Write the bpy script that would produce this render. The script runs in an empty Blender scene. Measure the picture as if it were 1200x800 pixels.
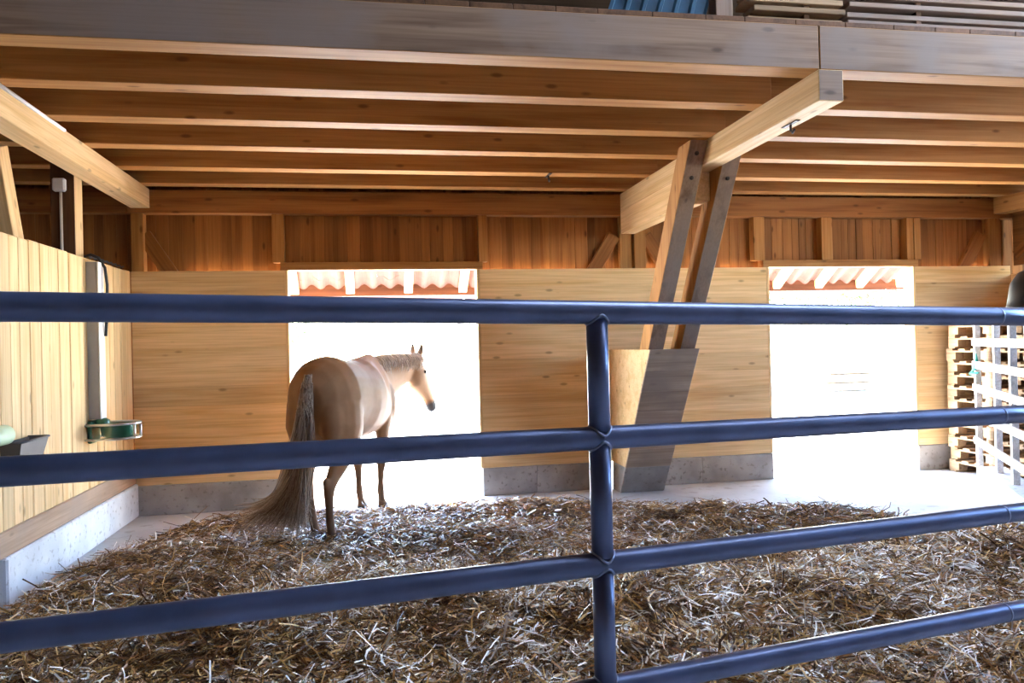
import bpy, bmesh, math, random
import numpy as np
from mathutils import Vector, Matrix, noise

random.seed(7)
rng = np.random.default_rng(7)
scene = bpy.context.scene
col = scene.collection

# ------------------------------------------------------------------ camera, sky, sun, exposure
F_PX, YAW, PITCH, ROLL = 895.5, 10.102, 0.239, -1.384
cam_data = bpy.data.cameras.new('camera')
cam_data.sensor_width = 36.0
cam_data.lens = F_PX / 1200.0 * 36.0
cam_data.clip_start = 0.05
cam_data.clip_end = 500
cam = bpy.data.objects.new('camera', cam_data)
col.objects.link(cam)
_y, _p, _r = (math.radians(v) for v in (YAW, PITCH, ROLL))
fw = Vector((math.sin(_y) * math.cos(_p), math.cos(_y) * math.cos(_p), math.sin(_p)))
rt = Vector((math.cos(_y), -math.sin(_y), 0))
up = rt.cross(fw)
rt2 = rt * math.cos(_r) + up * math.sin(_r)
up2 = -rt * math.sin(_r) + up * math.cos(_r)
cam.matrix_world = Matrix(((rt2.x, up2.x, -fw.x, 0), (rt2.y, up2.y, -fw.y, 0), (rt2.z, up2.z, -fw.z, 1.55), (0, 0, 0, 1)))
scene.camera = cam

world = bpy.data.worlds.new('sky')
scene.world = world
world.use_nodes = True
wn = world.node_tree.nodes
sky = wn.new('ShaderNodeTexSky')
sky.sky_type = 'NISHITA'
sky.sun_disc = False
sky.sun_elevation = math.radians(52)
sky.sun_rotation = math.radians(-50)
sky.dust_density = 0.5
sky.ozone_density = 2.0
world.node_tree.links.new(sky.outputs[0], wn['Background'].inputs[0])
wn['Background'].inputs[1].default_value = 1.25

sun_data = bpy.data.lights.new('sun', 'SUN')
sun_data.energy = 22.0
sun_data.angle = math.radians(0.6)
sun_data.color = (1.0, 0.97, 0.91)
sun = bpy.data.objects.new('sun', sun_data)
col.objects.link(sun)
sun.rotation_euler = Vector((-0.72, 0.34, 1.0)).to_track_quat('Z', 'Y').to_euler()

vs = scene.view_settings
vs.view_transform = 'Standard'
vs.look = 'None'
vs.exposure = 2.55
vs.gamma = 1.0
vs.use_curve_mapping = False
scene.cycles.use_denoising = True
scene.cycles.max_bounces = 10
scene.cycles.diffuse_bounces = 7
scene.cycles.glossy_bounces = 3
scene.cycles.sample_clamp_indirect = 12.0

# ------------------------------------------------------------------ key measures (metres)
D = 7.808          # back wall face
L = -2.285         # face of the boarded partition on the left
ZPL = 0.288        # top of concrete plinth
ZPAN = 2.335       # top of lower planking
ZB, ZT = 2.939, 3.123    # cross beam bottom and top
YF = 4.087         # front face of the front beam
ZLOFT = 3.38

# ------------------------------------------------------------------ materials
def new_mat(name):
    m = bpy.data.materials.new(name)
    m.use_nodes = True
    nt = m.node_tree
    b = nt.nodes['Principled BSDF']
    return m, nt, b

def node(nt, typ, **kw):
    n = nt.nodes.new(typ)
    for k, v in kw.items():
        setattr(n, k, v)
    return n

def ramp(nt, stops):
    r = node(nt, 'ShaderNodeValToRGB')
    e = r.color_ramp.elements
    while len(e) < len(stops):
        e.new(0.5)
    for i, (p, c) in enumerate(stops):
        e[i].position = p
        e[i].color = (*c, 1) if len(c) == 3 else c
    return r

def coords(nt, scale, rand=True):
    tc = node(nt, 'ShaderNodeTexCoord')
    mp = node(nt, 'ShaderNodeMapping')
    mp.inputs['Scale'].default_value = scale
    if rand:
        oi = node(nt, 'ShaderNodeObjectInfo')
        mul = node(nt, 'ShaderNodeVectorMath', operation='SCALE')
        mul.inputs[0].default_value = (31.0, 17.0, 23.0)
        nt.links.new(oi.outputs['Random'], mul.inputs['Scale'])
        add = node(nt, 'ShaderNodeVectorMath', operation='ADD')
        nt.links.new(tc.outputs['Object'], add.inputs[0])
        nt.links.new(mul.outputs[0], add.inputs[1])
        nt.links.new(add.outputs[0], mp.inputs['Vector'])
    else:
        nt.links.new(tc.outputs['Object'], mp.inputs['Vector'])
    return mp

def mix(nt, a, b, fac, mode='MIX'):
    m = node(nt, 'ShaderNodeMix', data_type='RGBA', blend_type=mode)
    for sock, v in ((m.inputs['Factor'], fac), (m.inputs['A'], a), (m.inputs['B'], b)):
        if hasattr(v, 'is_linked'):
            nt.links.new(v, sock)
        elif isinstance(v, (int, float)):
            sock.default_value = v
        else:
            sock.default_value = (*v, 1)
    return m.outputs['Result']

def wood(name, base, dark, axis=0, rough=0.65, knots=1.0, vary=0.12, stain=None):
    m, nt, b = new_mat(name)
    sc = [9.0, 9.0, 9.0]; sc[axis] = 0.55
    mp = coords(nt, sc)
    n1 = node(nt, 'ShaderNodeTexNoise'); n1.inputs['Scale'].default_value = 1.3; n1.inputs['Detail'].default_value = 4
    n1.inputs['Distortion'].default_value = 0.6
    nt.links.new(mp.outputs[0], n1.inputs['Vector'])
    r1 = ramp(nt, [(0.3, dark), (0.52, base), (0.8, [min(1, c * 1.12) for c in base])])
    nt.links.new(n1.outputs['Fac'], r1.inputs[0])
    fs = [70.0, 70.0, 70.0]; fs[axis] = 1.6
    mp2 = coords(nt, fs)
    n2 = node(nt, 'ShaderNodeTexNoise'); n2.inputs['Scale'].default_value = 1.0; n2.inputs['Detail'].default_value = 2
    nt.links.new(mp2.outputs[0], n2.inputs['Vector'])
    r2 = ramp(nt, [(0.35, (0.8, 0.76, 0.7)), (0.6, (1, 1, 1))])
    nt.links.new(n2.outputs['Fac'], r2.inputs[0])
    c = mix(nt, r1.outputs[0], r2.outputs[0], 0.75, 'MULTIPLY')
    if knots:
        ks = [7.0, 7.0, 7.0]; ks[axis] = 2.6
        mp3 = coords(nt, ks)
        v = node(nt, 'ShaderNodeTexVoronoi'); v.inputs['Scale'].default_value = 1.0
        nt.links.new(mp3.outputs[0], v.inputs['Vector'])
        r3 = ramp(nt, [(0.06, (1, 1, 1)), (0.13, (0, 0, 0))])
        nt.links.new(v.outputs['Distance'], r3.inputs[0])
        kf = node(nt, 'ShaderNodeMath', operation='MULTIPLY')
        nt.links.new(r3.outputs[0], kf.inputs[0]); kf.inputs[1].default_value = 0.75 * knots
        c = mix(nt, c, [d * 0.45 for d in dark], kf.outputs[0])
    if stain:
        mp4 = coords(nt, (1.6, 1.6, 1.6))
        n4 = node(nt, 'ShaderNodeTexNoise'); n4.inputs['Scale'].default_value = 1.2; n4.inputs['Detail'].default_value = 5
        nt.links.new(mp4.outputs[0], n4.inputs['Vector'])
        r4 = ramp(nt, [(0.42, (0, 0, 0)), (0.62, (0.8, 0.8, 0.8))])
        nt.links.new(n4.outputs['Fac'], r4.inputs[0])
        c = mix(nt, c, stain, r4.outputs[0])
    oi = node(nt, 'ShaderNodeObjectInfo')
    mr = node(nt, 'ShaderNodeMapRange')
    mr.inputs['To Min'].default_value = 1 - vary; mr.inputs['To Max'].default_value = 1 + vary
    nt.links.new(oi.outputs['Random'], mr.inputs['Value'])
    hsv = node(nt, 'ShaderNodeHueSaturation')
    nt.links.new(mr.outputs[0], hsv.inputs['Value'])
    nt.links.new(c, hsv.inputs['Color'])
    nt.links.new(hsv.outputs[0], b.inputs['Base Color'])
    b.inputs['Roughness'].default_value = rough
    b.inputs['Specular IOR Level'].default_value = 0.25
    bp = node(nt, 'ShaderNodeBump'); bp.inputs['Strength'].default_value = 0.25; bp.inputs['Distance'].default_value = 0.004
    nt.links.new(n2.outputs['Fac'], bp.inputs['Height'])
    nt.links.new(bp.outputs[0], b.inputs['Normal'])
    return m

def concrete(name, c1, c2, scale=2.0, rough=0.75, wear=None, rand=True):
    m, nt, b = new_mat(name)
    mp = coords(nt, (scale, scale, scale), rand)
    n1 = node(nt, 'ShaderNodeTexNoise'); n1.inputs['Scale'].default_value = 1.5; n1.inputs['Detail'].default_value = 7
    nt.links.new(mp.outputs[0], n1.inputs['Vector'])
    r1 = ramp(nt, [(0.32, c1), (0.62, c2)])
    nt.links.new(n1.outputs['Fac'], r1.inputs[0])
    c = r1.outputs[0]
    if wear:
        n2 = node(nt, 'ShaderNodeTexNoise'); n2.inputs['Scale'].default_value = 9; n2.inputs['Detail'].default_value = 6
        nt.links.new(mp.outputs[0], n2.inputs['Vector'])
        r2 = ramp(nt, [(0.58, (0, 0, 0)), (0.7, (0.7, 0.7, 0.7))])
        nt.links.new(n2.outputs['Fac'], r2.inputs[0])
        c = mix(nt, c, wear, r2.outputs[0])
    nt.links.new(c, b.inputs['Base Color'])
    b.inputs['Roughness'].default_value = rough
    n3 = node(nt, 'ShaderNodeTexNoise'); n3.inputs['Scale'].default_value = 40; n3.inputs['Detail'].default_value = 4
    nt.links.new(mp.outputs[0], n3.inputs['Vector'])
    bp = node(nt, 'ShaderNodeBump'); bp.inputs['Strength'].default_value = 0.2; bp.inputs['Distance'].default_value = 0.004
    nt.links.new(n3.outputs['Fac'], bp.inputs['Height'])
    nt.links.new(bp.outputs[0], b.inputs['Normal'])
    return m

def plain(name, c, rough=0.5, metal=0.0, var=0.15, scale=6.0, coat=0.0):
    m, nt, b = new_mat(name)
    mp = coords(nt, (scale, scale, scale))
    n1 = node(nt, 'ShaderNodeTexNoise'); n1.inputs['Scale'].default_value = 1.0; n1.inputs['Detail'].default_value = 4
    nt.links.new(mp.outputs[0], n1.inputs['Vector'])
    r1 = ramp(nt, [(0.3, [x * (1 - var) for x in c]), (0.7, [min(1, x * (1 + var)) for x in c])])
    nt.links.new(n1.outputs['Fac'], r1.inputs[0])
    nt.links.new(r1.outputs[0], b.inputs['Base Color'])
    b.inputs['Roughness'].default_value = rough
    b.inputs['Metallic'].default_value = metal
    b.inputs['Coat Weight'].default_value = coat
    return m

def attr_mat(name, rough=0.6, spec=0.3):
    m, nt, b = new_mat(name)
    a = node(nt, 'ShaderNodeAttribute', attribute_name='Col')
    nt.links.new(a.outputs['Color'], b.inputs['Base Color'])
    b.inputs['Roughness'].default_value = rough
    b.inputs['Specular IOR Level'].default_value = spec
    return m

SPR, SPRD = (0.76, 0.53, 0.275), (0.65, 0.405, 0.175)
AGE, AGED = (0.31, 0.13, 0.038), (0.20, 0.072, 0.017)
JOI, JOID = (0.42, 0.205, 0.065), (0.30, 0.12, 0.028)
M = {}
for i, ax in enumerate('xyz'):
    M['spruce_' + ax] = wood('pale_spruce_' + ax, SPR, SPRD, i, vary=0.14)
    M['aged_' + ax] = wood('aged_orange_spruce_' + ax, AGE, AGED, i, vary=0.25)
    M['joist_' + ax] = wood('sawn_spruce_timber_' + ax, JOI, JOID, i, vary=0.1)
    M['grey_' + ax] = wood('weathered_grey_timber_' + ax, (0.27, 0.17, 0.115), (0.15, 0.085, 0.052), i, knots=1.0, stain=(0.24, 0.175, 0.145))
    M['dark_' + ax] = wood('dark_barn_timber_' + ax, (0.16, 0.075, 0.035), (0.08, 0.035, 0.016), i)
M['sill'] = wood('weathered_sill_timber', (0.42, 0.28, 0.19), (0.25, 0.15, 0.09), 1, stain=(0.3, 0.22, 0.17))
M['boxgrey'] = wood('shade_grey_facing_board', (0.44, 0.33, 0.24), (0.30, 0.21, 0.15), 0, stain=(0.27, 0.20, 0.16))
M['pallet_x'] = wood('pallet_softwood_x', (0.44, 0.29, 0.165), (0.28, 0.165, 0.085), 0, vary=0.3)
M['pallet_y'] = wood('pallet_softwood_y', (0.44, 0.29, 0.165), (0.28, 0.165, 0.085), 1, vary=0.3)
M['white_rack'] = wood('whitewashed_rack_wood', (0.78, 0.76, 0.74), (0.6, 0.58, 0.56), 2, knots=0.0)
M['whitewash'] = concrete('whitewashed_concrete', (0.64, 0.66, 0.70), (0.78, 0.80, 0.83), 2.5, wear=(0.33, 0.32, 0.31))
M['concrete'] = concrete('grey_concrete', (0.24, 0.22, 0.20), (0.38, 0.35, 0.32), 2.5, wear=(0.15, 0.12, 0.10))
M['floor'] = concrete('worn_concrete_floor', (0.42, 0.42, 0.42), (0.60, 0.60, 0.60), 0.9, wear=(0.30, 0.27, 0.24), rand=False)
M['yard'] = concrete('pale_gravel_yard', (0.55, 0.52, 0.47), (0.7, 0.67, 0.62), 0.6, rough=0.9, rand=False)
M['gate'] = plain('blue_grey_galvanised_steel', (0.10, 0.13, 0.24), 0.34, 0.45, 0.2, 8.0)
M['weld'] = plain('weld_seam_steel', (0.22, 0.26, 0.38), 0.5, 0.6, 0.2)
M['steel'] = plain('brushed_steel', (0.6, 0.6, 0.6), 0.3, 1.0, 0.1)
M['green'] = plain('dark_green_enamel', (0.005, 0.10, 0.055), 0.3, 0.0, 0.2, coat=0.5)
M['palegreen'] = plain('pale_green_plastic', (0.50, 0.62, 0.42), 0.5, 0.0, 0.1)
M['teal'] = plain('teal_twine', (0.05, 0.42, 0.36), 0.7, 0.0, 0.2)
M['black'] = plain('black_rubber', (0.018, 0.018, 0.022), 0.5, 0.0, 0.2)
M['trough'] = plain('dark_grey_plastic', (0.06, 0.055, 0.06), 0.55, 0.0, 0.2)
M['pvc'] = plain('white_pvc', (0.78, 0.78, 0.80), 0.4, 0.0, 0.05)
M['pvcgrey'] = plain('grey_pvc', (0.30, 0.30, 0.31), 0.5, 0.0, 0.1)
M['bluesheet'] = plain('blue_painted_sheet', (0.022, 0.07, 0.12), 0.45, 0.2, 0.2)
M['eaveboard'] = wood('brown_stained_board', (0.12, 0.045, 0.024), (0.07, 0.024, 0.012), 0)
M['tile'] = plain('terracotta_tile', (0.12, 0.05, 0.036), 0.8, 0.0, 0.2)
M['rust'] = plain('rusty_iron', (0.06, 0.045, 0.04), 0.6, 0.6, 0.3)
M['roofdark'] = wood('roof_boarding', (0.055, 0.032, 0.02), (0.03, 0.017, 0.01), 0)

# ------------------------------------------------------------------ object helpers
def finish(o, label=None, cat=None, group=None, kind=None):
    if label: o['label'] = label
    if cat: o['category'] = cat
    if group: o['group'] = group
    if kind: o['kind'] = kind
    return o

def link(name, me, mat=None, parent=None, loc=None):
    o = bpy.data.objects.new(name, me)
    col.objects.link(o)
    if mat is not None and not me.materials:
        for mm in (mat if isinstance(mat, (list, tuple)) else [mat]):
            me.materials.append(mm)
    if parent is not None:
        o.parent = parent
    if loc is not None:
        o.location = loc
    return o

def empty(name, loc=(0, 0, 0), rz=0.0, **kw):
    o = bpy.data.objects.new(name, None)
    o.empty_display_size = 0.1
    col.objects.link(o)
    o.location = loc
    o.rotation_euler = (0, 0, rz)
    return finish(o, **kw)

_boxes = {}
def box_mesh(sx, sy, sz, mat, bevel=0.004):
    key = (round(sx, 4), round(sy, 4), round(sz, 4), mat.name, bevel)
    if key in _boxes:
        return _boxes[key]
    bm = bmesh.new()
    bmesh.ops.create_cube(bm, size=1)
    bmesh.ops.scale(bm, vec=(sx, sy, sz), verts=bm.verts)
    if bevel:
        bmesh.ops.bevel(bm, geom=bm.edges[:], offset=min(bevel, 0.3 * min(sx, sy, sz)), segments=1, affect='EDGES')
    me = bpy.data.meshes.new('beam_mesh')
    bm.to_mesh(me); bm.free()
    me.materials.append(mat)
    _boxes[key] = me
    return me

def box(name, x0, x1, y0, y1, z0, z1, mat, parent=None, bevel=0.004):
    me = box_mesh(x1 - x0, y1 - y0, z1 - z0, mat, bevel)
    o = link(name, me, None, parent)
    c = Vector(((x0 + x1) / 2, (y0 + y1) / 2, (z0 + z1) / 2))
    o.location = c - (parent.location if parent is not None else Vector())
    return o

def bar(name, a, b, w, h, mat, parent=None, upv=(0, 0, 1), bevel=0.004):
    """timber from a to b; mesh axis X along the length, w across, h along upv"""
    a, b = Vector(a), Vector(b)
    d = b - a
    me = box_mesh(d.length, w, h, mat, bevel)
    o = link(name, me, None, parent)
    x = d.normalized()
    y = Vector(upv).cross(x).normalized()
    z = x.cross(y)
    mw = Matrix((x, y, z)).transposed().to_4x4()
    mw.translation = (a + b) / 2 - (parent.location if parent is not None else Vector())
    o.matrix_local = mw
    return o

def mesh_from(name, verts, faces, mat, parent=None, smooth=False, loc=None):
    me = bpy.data.meshes.new(name)
    me.from_pydata([tuple(v) for v in verts], [], faces)
    if smooth:
        me.polygons.foreach_set('use_smooth', [True] * len(me.polygons))
    me.update()
    return link(name, me, mat, parent, loc)

def prism_yz(name, pts, x0, x1, mat, parent=None):
    """outline in the y-z plane pushed from x0 to x1"""
    n = len(pts)
    cx = (x0 + x1) / 2; cy = sum(p[0] for p in pts) / n; cz = sum(p[1] for p in pts) / n
    v = [(x0 - cx, p[0] - cy, p[1] - cz) for p in pts] + [(x1 - cx, p[0] - cy, p[1] - cz) for p in pts]
    f = [list(range(n)), list(range(2 * n - 1, n - 1, -1))] + [[i, i + n, (i + 1) % n + n, (i + 1) % n] for i in range(n)]
    o = mesh_from(name, v, f, mat, parent)
    bm = bmesh.new(); bm.from_mesh(o.data)
    bmesh.ops.recalc_face_normals(bm, faces=bm.faces)
    bmesh.ops.bevel(bm, geom=bm.edges[:], offset=0.004, segments=1, affect='EDGES')
    bm.to_mesh(o.data); bm.free()
    o.location = Vector((cx, cy, cz)) - (parent.location if parent is not None else Vector())
    return o

def tube_data(path, radii, seg=12, closed_ends=True):
    path = [Vector(p) for p in path]
    if isinstance(radii, (int, float)):
        radii = [radii] * len(path)
    V, Fc = [], []
    t0 = (path[1] - path[0]).normalized()
    ref = Vector((0, 0, 1)) if abs(t0.z) < 0.9 else Vector((1, 0, 0))
    n = (ref - t0 * ref.dot(t0)).normalized()
    for i, p in enumerate(path):
        t = (path[min(i + 1, len(path) - 1)] - path[max(i - 1, 0)]).normalized()
        n = (n - t * n.dot(t)).normalized()
        bn = t.cross(n)
        for k in range(seg):
            a = 2 * math.pi * k / seg
            V.append(p + (n * math.cos(a) + bn * math.sin(a)) * radii[i])
    for i in range(len(path) - 1):
        for k in range(seg):
            Fc.append([i * seg + k, i * seg + (k + 1) % seg, (i + 1) * seg + (k + 1) % seg, (i + 1) * seg + k])
    if closed_ends:
        Fc.append(list(range(seg - 1, -1, -1)))
        Fc.append([(len(path) - 1) * seg + k for k in range(seg)])
    return V, Fc

def tube(name, path, radii, mat, parent=None, seg=12, smooth=True):
    off = parent.location if parent is not None else Vector()
    V, Fc = tube_data([Vector(p) - off for p in path], radii, seg)
    o = mesh_from(name, V, Fc, mat, parent)
    if smooth:
        o.data.polygons.foreach_set('use_smooth', [len(p.vertices) == 4 for p in o.data.polygons])
    return o

def lathe(name, profile, mat, parent=None, seg=28, loc=(0, 0, 0)):
    V, Fc = [], []
    for r, z in profile:
        for k in range(seg):
            a = 2 * math.pi * k / seg
            V.append((r * math.cos(a), r * math.sin(a), z))
    for i in range(len(profile) - 1):
        for k in range(seg):
            Fc.append([i * seg + k, i * seg + (k + 1) % seg, (i + 1) * seg + (k + 1) % seg, (i + 1) * seg + k])
    Fc.append(list(range(seg - 1, -1, -1)))
    return mesh_from(name, V, Fc, mat, parent, True, loc)

ST = dict(kind='structure')

# ------------------------------------------------------------------ ground and floor
g = mesh_from('ground', [(-80, -70, -0.03), (90, -70, -0.03), (90, 90, -0.03), (-80, 90, -0.03)], [[0, 1, 2, 3]], M['yard'])
finish(g, 'pale sunlit gravel yard outside the stable openings', 'ground', kind='structure')
fl = box('floor', -6.0, 9.2, -5.0, D + 0.16, -0.2, 0.0, M['floor'], None, 0.01)
finish(fl, 'worn pale concrete stable floor around the straw bed', 'floor', kind='structure')

# ------------------------------------------------------------------ back wall
wb = empty('wall_back', (0, D, 0), label='back stable wall of pale horizontal planks, concrete plinth and vertical boards above', cat='wall', **ST)
SECTIONS = [(L, -0.87), (1.067, 4.262), (6.105, 7.36)]
NPL = 11
ph = (ZPAN - ZPL) / NPL
for (a, b) in SECTIONS:
    for k in range(NPL):
        dy = random.uniform(-0.002, 0.002)
        box('plank', a, b, D + dy, D + 0.06, ZPL + k * ph, ZPL + (k + 1) * ph, M['spruce_x'], wb, 0.0022)
for (a, b) in [(L, -0.86), (1.055, 1.62), (1.62, 2.44), (2.905, 3.45), (3.45, 4.29), (6.09, 7.36)]:
    box('plinth_block', a, b, D - 0.005, D + 0.16, 0.0, ZPL - 0.004, M['concrete'], wb, 0.006)
# vertical boarding above the planks, left neighbour stall included
x = -5.9
while x < 8.9:
    w = random.choice([0.085, 0.10, 0.115, 0.13, 0.14])
    for edge in (-0.87, 1.067, 4.262, 6.105):
        if x < edge - 0.001 < x + w: w = edge - x
    dy = random.uniform(-0.004, 0.004)
    z0 = 0.0 if (x < L or x + w > 7.36) else (2.40 if (-0.87 < x + w / 2 < 1.067 or 4.262 < x + w / 2 < 6.105) else 2.25)
    box('board', x, x + w, D + 0.12 + dy, D + 0.15, z0, 3.3, M['aged_z'], wb, 0.004)
    x += w
box('top_plate', -5.9, L - 0.02, D - 0.01, D + 0.12, 2.895, ZT - 0.005, M['aged_x'], wb)
box('top_plate', L - 0.02, 2.6, D - 0.01, D + 0.12, 2.895, ZT - 0.005, M['aged_x'], wb)
box('top_plate', 2.6, 8.9, D - 0.01, D + 0.12, 2.895, ZT - 0.005, M['aged_x'], wb)
for a, b in [(-2.284, -2.17), (-0.985, -0.87), (1.067, 1.16), (2.60, 2.735), (2.75, 2.88), (4.13, 4.26), (4.95, 5.085), (6.02, 6.105), (6.115, 6.2), (7.1, 7.25)]:
    if a == 2.60:
        y0 = D + 0.05
    else:
        y0 = D + 0.015
    box('stud', a, b, y0, D + 0.12, 2.416 if a in (-0.985, 1.067, 4.13, 4.95, 6.02, 6.115) else 2.30, 2.897, M['joist_z'], wb)
for x0, z0, x1, z1 in [(-2.19, 2.70, -1.82, 2.12), (2.55, 2.70, 2.18, 2.12), (2.90, 2.70, 3.27, 2.12), (7.05, 2.72, 6.68, 2.12)]:
    bar('brace', (x0, D + 0.09, z0), (x1, D + 0.09, z1), 0.05, 0.14, M['aged_x'], wb, (0, 1, 0) if False else (0.5, 0, 0.8))

# door openings: frames only, nothing hung in them
def doorway(name, a, b, label):
    d = empty(name, ((a + b) / 2, D, 0), label=label, cat='doorway', **ST)
    box('lintel', a - 0.04, b + 0.04, D - 0.004, D + 0.12, ZPAN + 0.002, 2.415, M['joist_x'], d)
    box('jamb', a - 0.001, a + 0.03, D - 0.004, D + 0.17, ZPL, ZPAN, M['spruce_z'], d)
    box('jamb', b - 0.03, b + 0.001, D - 0.004, D + 0.17, ZPL, ZPAN, M['spruce_z'], d)
    return d
doorway('door_1', -0.87, 1.067, 'open stable doorway with the horse standing in it')
doorway('door_2', 4.262, 6.105, 'empty open stable doorway beside the pallet stack')

# ------------------------------------------------------------------ left partition
wl = empty('wall_left', (L, 6.0, 0), label='bright vertical board partition with white foundation on the left side', cat='wall', **ST)
y = 4.55
while y < D - 0.02:
    w = random.choice([0.13, 0.15, 0.17, 0.19])
    w = min(w, D - 0.005 - y)
    box('board', L - 0.03, L + random.uniform(-0.003, 0.003), y, y + w, 0.47, ZPAN + random.uniform(-0.004, 0.004), M['spruce_z'], wl, 0.008)
    y += w
box('sill_beam', L - 0.10, L + 0.012, 4.55, D - 0.01, 0.313, 0.475, M['sill'], wl, 0.008)
box('foundation', L - 0.20, L + 0.03, 5.17, D - 0.01, 0.0, 0.313, M['whitewash'], wl, 0.012)
box('foundation', L - 0.20, L - 0.08, 4.4, 5.169, 0.0, 0.313, M['concrete'], wl, 0.012)
box('rail', L - 0.09, L - 0.031, 4.55, D - 0.01, 2.1, 2.2, M['joist_y'], wl)

# right partition
wr = empty('wall_right', (7.36, 6.0, 0), label='plank wall at the far right end of the stall', cat='wall', **ST)
for k in range(NPL + 1):
    box('plank', 7.36, 7.42, 4.3, D, k * ph, (k + 1) * ph, M['spruce_y'], wr, 0.0022)
bar('brace', (7.40, D - 0.05, 2.45), (7.40, D - 0.75, 2.92), 0.06, 0.12, M['aged_x'], wr)
box('board', 7.40, 7.43, 4.3, D, ZPAN, 3.1, M['aged_y'], wr)

# outer shell of the barn (roof, gable walls): blocks the sky; aisle-end opening shaped for high light
ZR = 3.15          # rafter underside at the back wall
SL = 0.645
def rz_at(yy):
    return ZR - (yy - (D + 0.14)) * SL
YR = 1.4
roof_t = 0.16
ye = D + 1.62
pts_o = [(ye, rz_at(ye) + 0.15), (YR, rz_at(YR) + 0.15), (-6.2, rz_at(YR) + 0.15 - (YR + 6.2) * SL)]
def roof_slab(name, p, q, x0, x1, th, mat):
    v = []
    for xx in (x0, x1):
        for (yy, zz) in (p, q):
            v += [(xx, yy, zz), (xx, yy, zz + th)]
    f = [[0, 1, 3, 2], [4, 6, 7, 5], [0, 2, 6, 4], [1, 5, 7, 3], [0, 4, 5, 1], [2, 3, 7, 6]]
    o = mesh_from(name, v, f, mat)
    bm = bmesh.new(); bm.from_mesh(o.data); bmesh.ops.recalc_face_normals(bm, faces=bm.faces); bm.to_mesh(o.data); bm.free()
    return o
pi_ = (D + 0.16, rz_at(D + 0.16) + 0.15)
def rp(yy): return (yy, rz_at(yy) + 0.15)
SKY0, SKY1, SKX0, SKX1 = 1.7, 3.3, 2.2, 7.2
o = roof_slab('roof', pi_, rp(SKY1), -6.4, 9.8, 0.05, M['roofdark'])
finish(o, 'dark boarded roof slope high above the hay loft', 'roof', kind='structure')
o = roof_slab('roof', rp(SKY0), pts_o[1], -6.4, 9.8, 0.05, M['roofdark'])
finish(o, 'dark boarded strip of roof along the ridge', 'roof', kind='structure')
o = roof_slab('roof', rp(SKY1), rp(SKY0), -6.4, SKX0, 0.05, M['roofdark'])
finish(o, 'dark boarded roof beside the skylight, left part', 'roof', kind='structure')
o = roof_slab('roof', rp(SKY1), rp(SKY0), SKX1, 9.8, 0.05, M['roofdark'])
finish(o, 'dark boarded roof beside the skylight, right part', 'roof', kind='structure')
_m, _nt, _b = new_mat('fill_light_roof_sheet')  # unseen translucent panel added to light straw and gate from above
_t = node(_nt, 'ShaderNodeBsdfTranslucent'); _t.inputs['Color'].default_value = (0.34, 0.36, 0.39, 1)
_nt.links.new(_t.outputs[0], _nt.nodes['Material Output'].inputs['Surface'])
nsk = 80
V = []
for (yy, zz) in (rp(SKY1), rp(SKY0)):
    for i in range(nsk + 1):
        V.append((SKX0 + (SKX1 - SKX0) * i / nsk, yy, zz + 0.03 + 0.012 * math.sin(i * math.pi / 2)))
o = mesh_from('added_skylight', V, [[i, i + 1, nsk + 2 + i, nsk + 1 + i] for i in range(nsk)], _m)
finish(o, 'translucent corrugated skylight for fill light above the aisle', 'added_skylight', kind='structure')
o = roof_slab('roof', pts_o[1], pts_o[2], -6.4, 8.2, 0.05, M['roofdark'])
finish(o, 'dark boarded roof slope above the stable aisle', 'roof', kind='structure')
o = box('wall_aisle', -6.1, 9.2, -5.1, -5.0, 0, 4.0, M['dark_x'])
finish(o, 'dark timber wall closing the aisle behind the viewer', 'wall', kind='structure')
def gable(name, xx, ys, label):
    v = []
    for dx in (0, 0.08):
        for yy in ys:
            v += [(xx + dx, yy, 0.0)]
        for yy in reversed(ys):
            top = rz_at(yy) + 0.15 if yy >= YR else rz_at(YR) + 0.15 - (YR - yy) * SL
            v += [(xx + dx, yy, top)]
    n = 2 * len(ys)
    f = [list(range(n)), list(range(2 * n - 1, n - 1, -1))] + [[i, i + n, (i + 1) % n + n, (i + 1) % n] for i in range(n)]
    o = mesh_from(name, v, f, M['dark_z'])
    bm = bmesh.new(); bm.from_mesh(o.data); bmesh.ops.recalc_face_normals(bm, faces=bm.faces); bm.to_mesh(o.data); bm.free()
    return finish(o, label, 'wall', kind='structure')
gable('wall_gable', -6.1, [-5.0, YR, D + 0.15], 'dark boarded gable wall beyond the neighbouring stall')
gable('wall_end', 9.1, [4.3, 6.0, D + 0.15], 'dark boarded end wall beyond the right stall')
gable('wall_end', 7.45, [-5.0, -2.0, 1.35, 1.45], 'dark boarded end wall closing the rear of the aisle')
o = box('wall_half', 7.45, 7.53, 1.45, 4.29, 0.0, 2.4, M['dark_y'])  # unseen half wall, added so aisle light enters only from above
finish(o, 'dark boarded half wall below the added gable opening at the end of the aisle', 'wall', kind='structure')

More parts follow.
